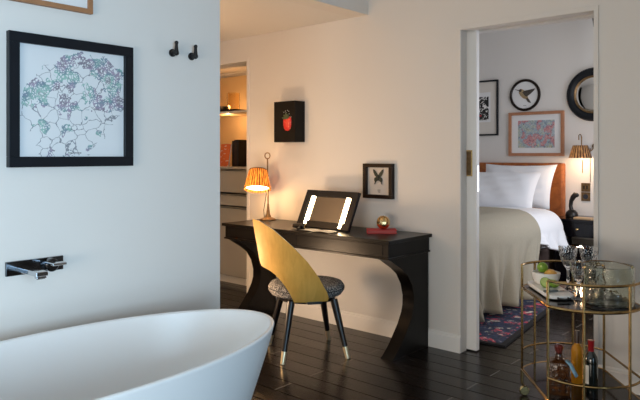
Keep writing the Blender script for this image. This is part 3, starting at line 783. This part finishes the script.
MB().tube([(0, 0, .06), (-.012, 0, .11), (-.006, 0, .16), (.012, 0, .20), (.034, 0, .226), (.052, 0, .222)], [.022, .018, .02, .026, .028, .018], 14).ball((.04, 0, .222), .03, .026, .024).build('figure', SB, t, True)
ob = MB().box(-.085, -.055, 0, .085, .055, .014).build('note_pad', mat('kraft_note_pad', (.55, .36, .20), .7), None, bevel=.002); ob.location = (-2.16, 2.60, .67)
tag(ob, 'flat tan note pad lying on the nightstand', 'note pad')
# curtain at the assumed bedroom window, tied to the side wall
rows = []
for j in range(15):
    z = 2.75-j*.1; wd = .30*(1-.085*min(j, 6)); row = []
    for i in range(25):
        u = i/24; row.append((-1.72-(.33*(1-j*.045))*u if j < 9 else -1.72-.2*u, 2.42+.022*math.sin(u*22+j*.1), z))
    rows.append(row)
cu = MB().grid(rows).build('curtain', mat('dark_green_curtain', (.02, .024, .02), .9, var=.2, scale=40), None, True, ang=180, solid=.005)
tag(cu, 'dark green curtain edge high at the bedroom doorway', 'curtain')

# ================================================================== BAR CART
CA = math.radians(39.3)
cart = thing('bar_cart', 'brass two tier bar cart with smoked glass shelves', 'bar cart', (-1.142, -.465, 0), CA)
HX, HY, RA = .2165, .217, .252
AM = math.asin(HX/RA)
def arc(sgn, n=28, inset=0):
    return [((RA-inset)*math.sin(-AM+2*AM*k/n), sgn*(.09+(RA-inset)*math.cos(-AM+2*AM*k/n))) for k in range(n+1)]
def outline(inset=0):
    f = arc(-1, 28, inset); bk = arc(1, 28, inset)
    return f+list(reversed(bk))
for z in (.587, .146):
    sh = MB().prism(outline(.004), z-.012, z-.002, 'xy').build('shelf', SHELFG, cart)
    MB().tube([(x, y, z-.006) for x, y in outline()], .0075, 8, True).build('shelf_rim', CARTB, sh, True)
posts = [(sx*HX, sy*HY) for sx in (-1, 1) for sy in (-1, 1)]
midx = .104; midy = .09+math.sqrt(RA**2-midx**2)
mids = [(x, sg*(.09+math.sqrt(RA**2-x**2))) for x, sg in ((-.0905, -1), (.120, -1), (-.1215, 1), (.0905, 1))]
for x, y in posts+mids:
    MB().tube([(x, y, .10 if (x, y) in posts else .136), (x, y, .700)], .0065, 10).build('post', CARTB, cart, True)
for sg in (-1, 1):
    MB().tube([(x, y, .700) for x, y in arc(sg)], .0065, 8).ball((arc(sg)[0][0], arc(sg)[0][1], .700), .0068, n=10, m=6).ball((arc(sg)[-1][0], arc(sg)[-1][1], .700), .0068, n=10, m=6).build('top_rail', CARTB, cart, True)
    MB().tube([(x, y, .246) for x, y in arc(sg)], .0055, 8).build('guard_rail', CARTB, cart, True)
MB().tube([(HX, -HY, .246), (HX, HY, .246)], .0055, 8).build('guard_rail', CARTB, cart, True)
for x, y in posts:
    cs = MB().tube([(x, y, .14), (x, y, .065)], .008, 10).tube([(x, y, .068), (x+.012, y, .045)], .007, 8).build('caster', CARTB, cart, True)
    MB().lathe([(0, -.010), (.022, -.010), (.026, -.006), (.026, .006), (.022, .010), (0, .010)], 24, Tm(x+.012, y, .026) @ Rm(PI/2, 'X')).build('wheel', BRASS, cs, True)
SH = .585
# marble board with its things
t = thing('serving_board', 'white marble serving board on the upper cart shelf', 'board', (-1.275, -.487, SH), math.radians(-50))
def rrect(hx, hy, r, n=6):
    out = []
    for cx, cy, a0 in ((hx-r, hy-r, 0), (-hx+r, hy-r, 90), (-hx+r, -hy+r, 180), (hx-r, -hy+r, 270)):
        for k in range(n+1):
            a = math.radians(a0+90*k/n); out.append((cx+r*math.cos(a), cy+r*math.sin(a)))
    return out
MB().prism(rrect(.19, .068, .045), .006, .024, 'xy').build('slab', WHITEM, t, bevel=.004, smooth=True)
for x in (-.13, .13):
    for y in (-.035, .035): MB().lathe([(0, 0), (.009, 0), (.009, .006), (0, .006)], 12, Tm(x, y, 0)).build('foot', IRON, t)
MB().tube([(.180, .02, .016), (.205, .03, .014), (.215, 0, .012), (.205, -.03, .014), (.180, -.02, .016)], .004, 8).build('strap', mat('black_leather_strap', (.01, .01, .01), .5), t, True)
BZ = SH+.024
ob = MB().lathe([(0, 0), (.042, 0), (.058, .012), (.068, .035), (.072, .062), (.068, .064), (.062, .038), (.050, .018), (0, .012)], 40).build('marble_bowl', WHITEM, None, True, ang=50)
ob.location = (-1.328, -.405, BZ); tag(ob, 'white marble bowl of fruit on the serving board', 'bowl')
def lime(label, loc, rot):
    t = thing('lime', label, 'lime', loc)
    o = MB().ball((0, 0, 0), .028, .028, .031, n=24, m=14).build('rind', LIME, t, True, ang=180); o.rotation_euler = rot
    e = MB().ball((0, 0, .031), .006, .006, .004, n=10, m=6).build('stem_end', LIMEF, t, True); e.rotation_euler = rot
lime('whole green lime sitting in the marble bowl', (-1.346, -.405, BZ+.085), (1.2, .3, 0))
t = thing('orange_half', 'cut orange half beside the whole lime in the bowl', 'orange', (-1.306, -.400, BZ+.050))
MB().ball((0, 0, 0), .034, .034, .030, n=24, m=12).build('peel', ORANGE, t, True, ang=180)
def half(label, loc, rz, tilt):
    t = thing('lime_half', label, 'lime', loc, rz, 'cut limes')
    M_ = Rm(tilt, 'X')
    prof = [(0, -.026)]+[(.028*math.cos(-PI/2+PI/2*k/8), .026*math.sin(-PI/2+PI/2*k/8)) for k in range(1, 9)]+[(0, .0)]
    MB().lathe(prof, 28, M_).build('rind', LIME, t, True, ang=50)
    MB().lathe([(0, .0005), (.025, .0005), (.025, .0015), (0, .002)], 28, M_).build('flesh', LIMEF, t, True)
half('cut lime half on the board left of the other half', (-1.295, -.490, BZ+.026), .7, .9)
half('cut lime half on the board nearer the goblets', (-1.262, -.462, BZ+.026), 1.3, .5)
t = thing('bar_knife', 'small steel knife lying on the serving board', 'knife', (-1.205, -.545, BZ), math.radians(55))
MB().prism([(-.01, -.008), (.075, -.007), (.088, .004), (.08, .008), (-.01, .008)], .001, .003, 'xy').build('blade', CHROME, t)
MB().box(-.085, -.008, 0, -.01, .008, .011).build('handle', mat('grey_green_handle', (.10, .12, .12), .4), t, bevel=.003)
# goblets
def goblet(label, loc, rb, hb, hs_):
    """rb bowl radius, hb total height, hs_ stem length"""
    t = thing('crystal_goblet', label, 'glass', loc, 0, 'crystal goblets')
    zb = hs_; top = hb
    L = top-zb
    def cut(a, z, r):
        if z > top-.018 or z < zb+.008: return 1
        return 1+.045*(abs(math.cos(9*a+70*(z-zb)))+abs(math.cos(9*a-70*(z-zb)))-1)
    o = [(zb, .011), (zb+.06*L, .017), (zb+.2*L, rb*.52), (zb+.3*L, rb*.66), (zb+.42*L, rb*.76), (zb+.54*L, rb*.84), (zb+.66*L, rb*.90), (zb+.78*L, rb*.94), (top-.012, rb*.99), (top, rb*1.02)]
    i_ = [(z, r-.0035) for z, r in reversed(o[3:])]+[(zb+.2*L, rb*.40), (zb+.13*L, 0)]
    prof = [(0, zb-.002)]+[(r, z) for z, r in o]+[(r, z) for z, r in i_]
    MB().lathe(prof, 72, None, cut).build('bowl', CRYSTAL, t, True, ang=18)
    MB().lathe([(0, .010), (.012, .010), (.008, .02), (.006, .04), (.010, .055), (.006, .07), (.007, zb-.01), (.011, zb-.002), (0, zb-.002)], 8).build('stem', CRYSTAL, t)
    MB().lathe([(0, 0), (.036, 0), (.037, .003), (.02, .008), (.012, .010), (0, .010)], 40).build('foot', CRYSTAL, t, True)
    return t
goblet('tall cut crystal goblet at back left beside the marble bowl', (-1.225, -.372, SH), .047, .228, .115)
goblet('tall cut crystal goblet at back right behind the ice bucket', (-1.138, -.315, SH), .047, .228, .115)
goblet('short cut crystal goblet in front of the two tall goblets', (-1.112, -.540, SH), .042, .185, .085)
# ice bucket
t = thing('ice_bucket', 'wide greenish glass ice bucket with brass handle on the cart', 'ice bucket', (-.957, -.583, SH), math.radians(41.5))
MB().lathe([(0, 0), (.105, 0), (.110, .004), (.110, .188), (.108, .190), (.104, .188), (.104, .012), (.100, .009), (0, .009)], 64).build('glass_wall', ICEG, t, True, ang=40)
MB().lathe([(.1105, .003), (.1125, .003), (.1125, .010), (.1105, .010), (.1105, .003)], 64).build('base_band', IRON, t, True)
for sx in (-1, 1):
    MB().ball((sx*.113, 0, .178), .007, n=12, m=8).build('lug', BRASS, t, True)
MB().tube([(.118*math.cos(a), .125*math.sin(a), .178+.012*math.sin(a)) for a in [PI*k/24 for k in range(25)]], .0025, 8).build('handle', BRONZE, t, True)
# lower shelf bottles
LZ = .144
t = thing('whisky_decanter', 'square cut glass whisky decanter on the lower cart shelf', 'decanter', (-1.170, -.640, LZ), math.radians(25))
def sq(h, z, r): return [(x, y, z) for x, y in rrect(h, h, r, 4)]
rows = [sq(.046, 0, .008), sq(.048, .01, .008), sq(.048, .140, .008), sq(.044, .152, .010), sq(.033, .160, .014), sq(.019, .163, .0165), sq(.016, .186, .0148), sq(.020, .190, .0195)]
b = MB().grid(rows, True); n = len(rows[0]); b.f.append(tuple(reversed(range(n)))); b.f.append(tuple(range(7*n, 8*n)))
b.build('glass_body', WHISKY, t, True, ang=30)
b = MB()
for sgx, sgy in ((1, 0), (-1, 0), (0, 1), (0, -1)):
    for i in range(3):
        for j in range(3):
            u = -.028+.028*i; z = .022+.026*j
            cpt = (sgx*.048+(u if sgx == 0 else 0), sgy*.048+(u if sgy == 0 else 0), z)
            b.ball(cpt, .006 if sgx else .012, .006 if sgy else .012, .011, n=4, m=2)
b.build('cut_pattern', CLEARG, t)
MB().lathe([(0, .190), (.013, .190), (.019, .205), (.022, .222), (.016, .230), (0, .232)], 10).build('stopper', mat('ruby_glass_stopper', (.25, .05, .04), .1, var=.2, Transmission_Weight=.5), t)
MB().tube([(.0155*math.cos(a), .0155*math.sin(a), .183) for a in [2*PI*i/20 for i in range(20)]], .003, 6, True).build('neck_collar', CHROME, t, True)
b = MB()
P_ = [Vector((.030, -.020, .160)), Vector((.048, -.040, .148)), Vector((.062, -.050, .120)), Vector((.075, -.052, .095))]
rows = [[tuple(p+Vector((-.006, -.010, 0))), tuple(p+Vector((.008, .010, .004)))] for p in P_]
b.grid(rows).build('ribbon_tag', BLUE, t, True, solid=.002)
def bottle(name, label, loc, R, Hb, prof, m, cap, capm, lab, labm):
    t = thing(name, label, 'bottle', loc, math.radians(41.5))
    MB().lathe(prof, 36).build('glass_body', m, t, True, ang=50)
    MB().lathe(cap, 24).build('cap', capm, t, True)
    if lab:
        z0, z1, a0, a1 = lab
        rows = [[((R+.0008)*math.cos(math.radians(a0+(a1-a0)*i/20)), (R+.0008)*math.sin(math.radians(a0+(a1-a0)*i/20)), z) for i in range(21)] for z in (z0, z1)]
        MB().grid(rows).build('label', labm, t, True)
    return t
bottle('amber_bottle', 'slim amber liquor bottle behind the decanter on lower shelf', (-1.150, -.452, LZ), .026, .26,
       [(0, 0), (.027, 0), (.028, .004), (.028, .165), (.025, .180), (.014, .192), (.0125, .20), (0, .20)], AMBERG,
       [(0, .20), (.0125, .20), (.0125, .258), (.011, .262), (0, .262)], mat('dark_brown_cap', (.04, .018, .010), .4), (.05, .10, 215, 300), LABELY)
bottle('wine_bottle', 'small dark red wine bottle with red foil neck on lower shelf', (-1.063, -.508, LZ), .0315, .25,
       [(0, 0), (.031, 0), (.0315, .004), (.0315, .145), (.028, .165), (.017, .182), (.0135, .192), (0, .192)], WINE,
       [(0, .186), (.0145, .186), (.0145, .232), (.0155, .234), (.0155, .242), (0, .243)], CAPS, (.035, .125, 165, 228), LABELW)
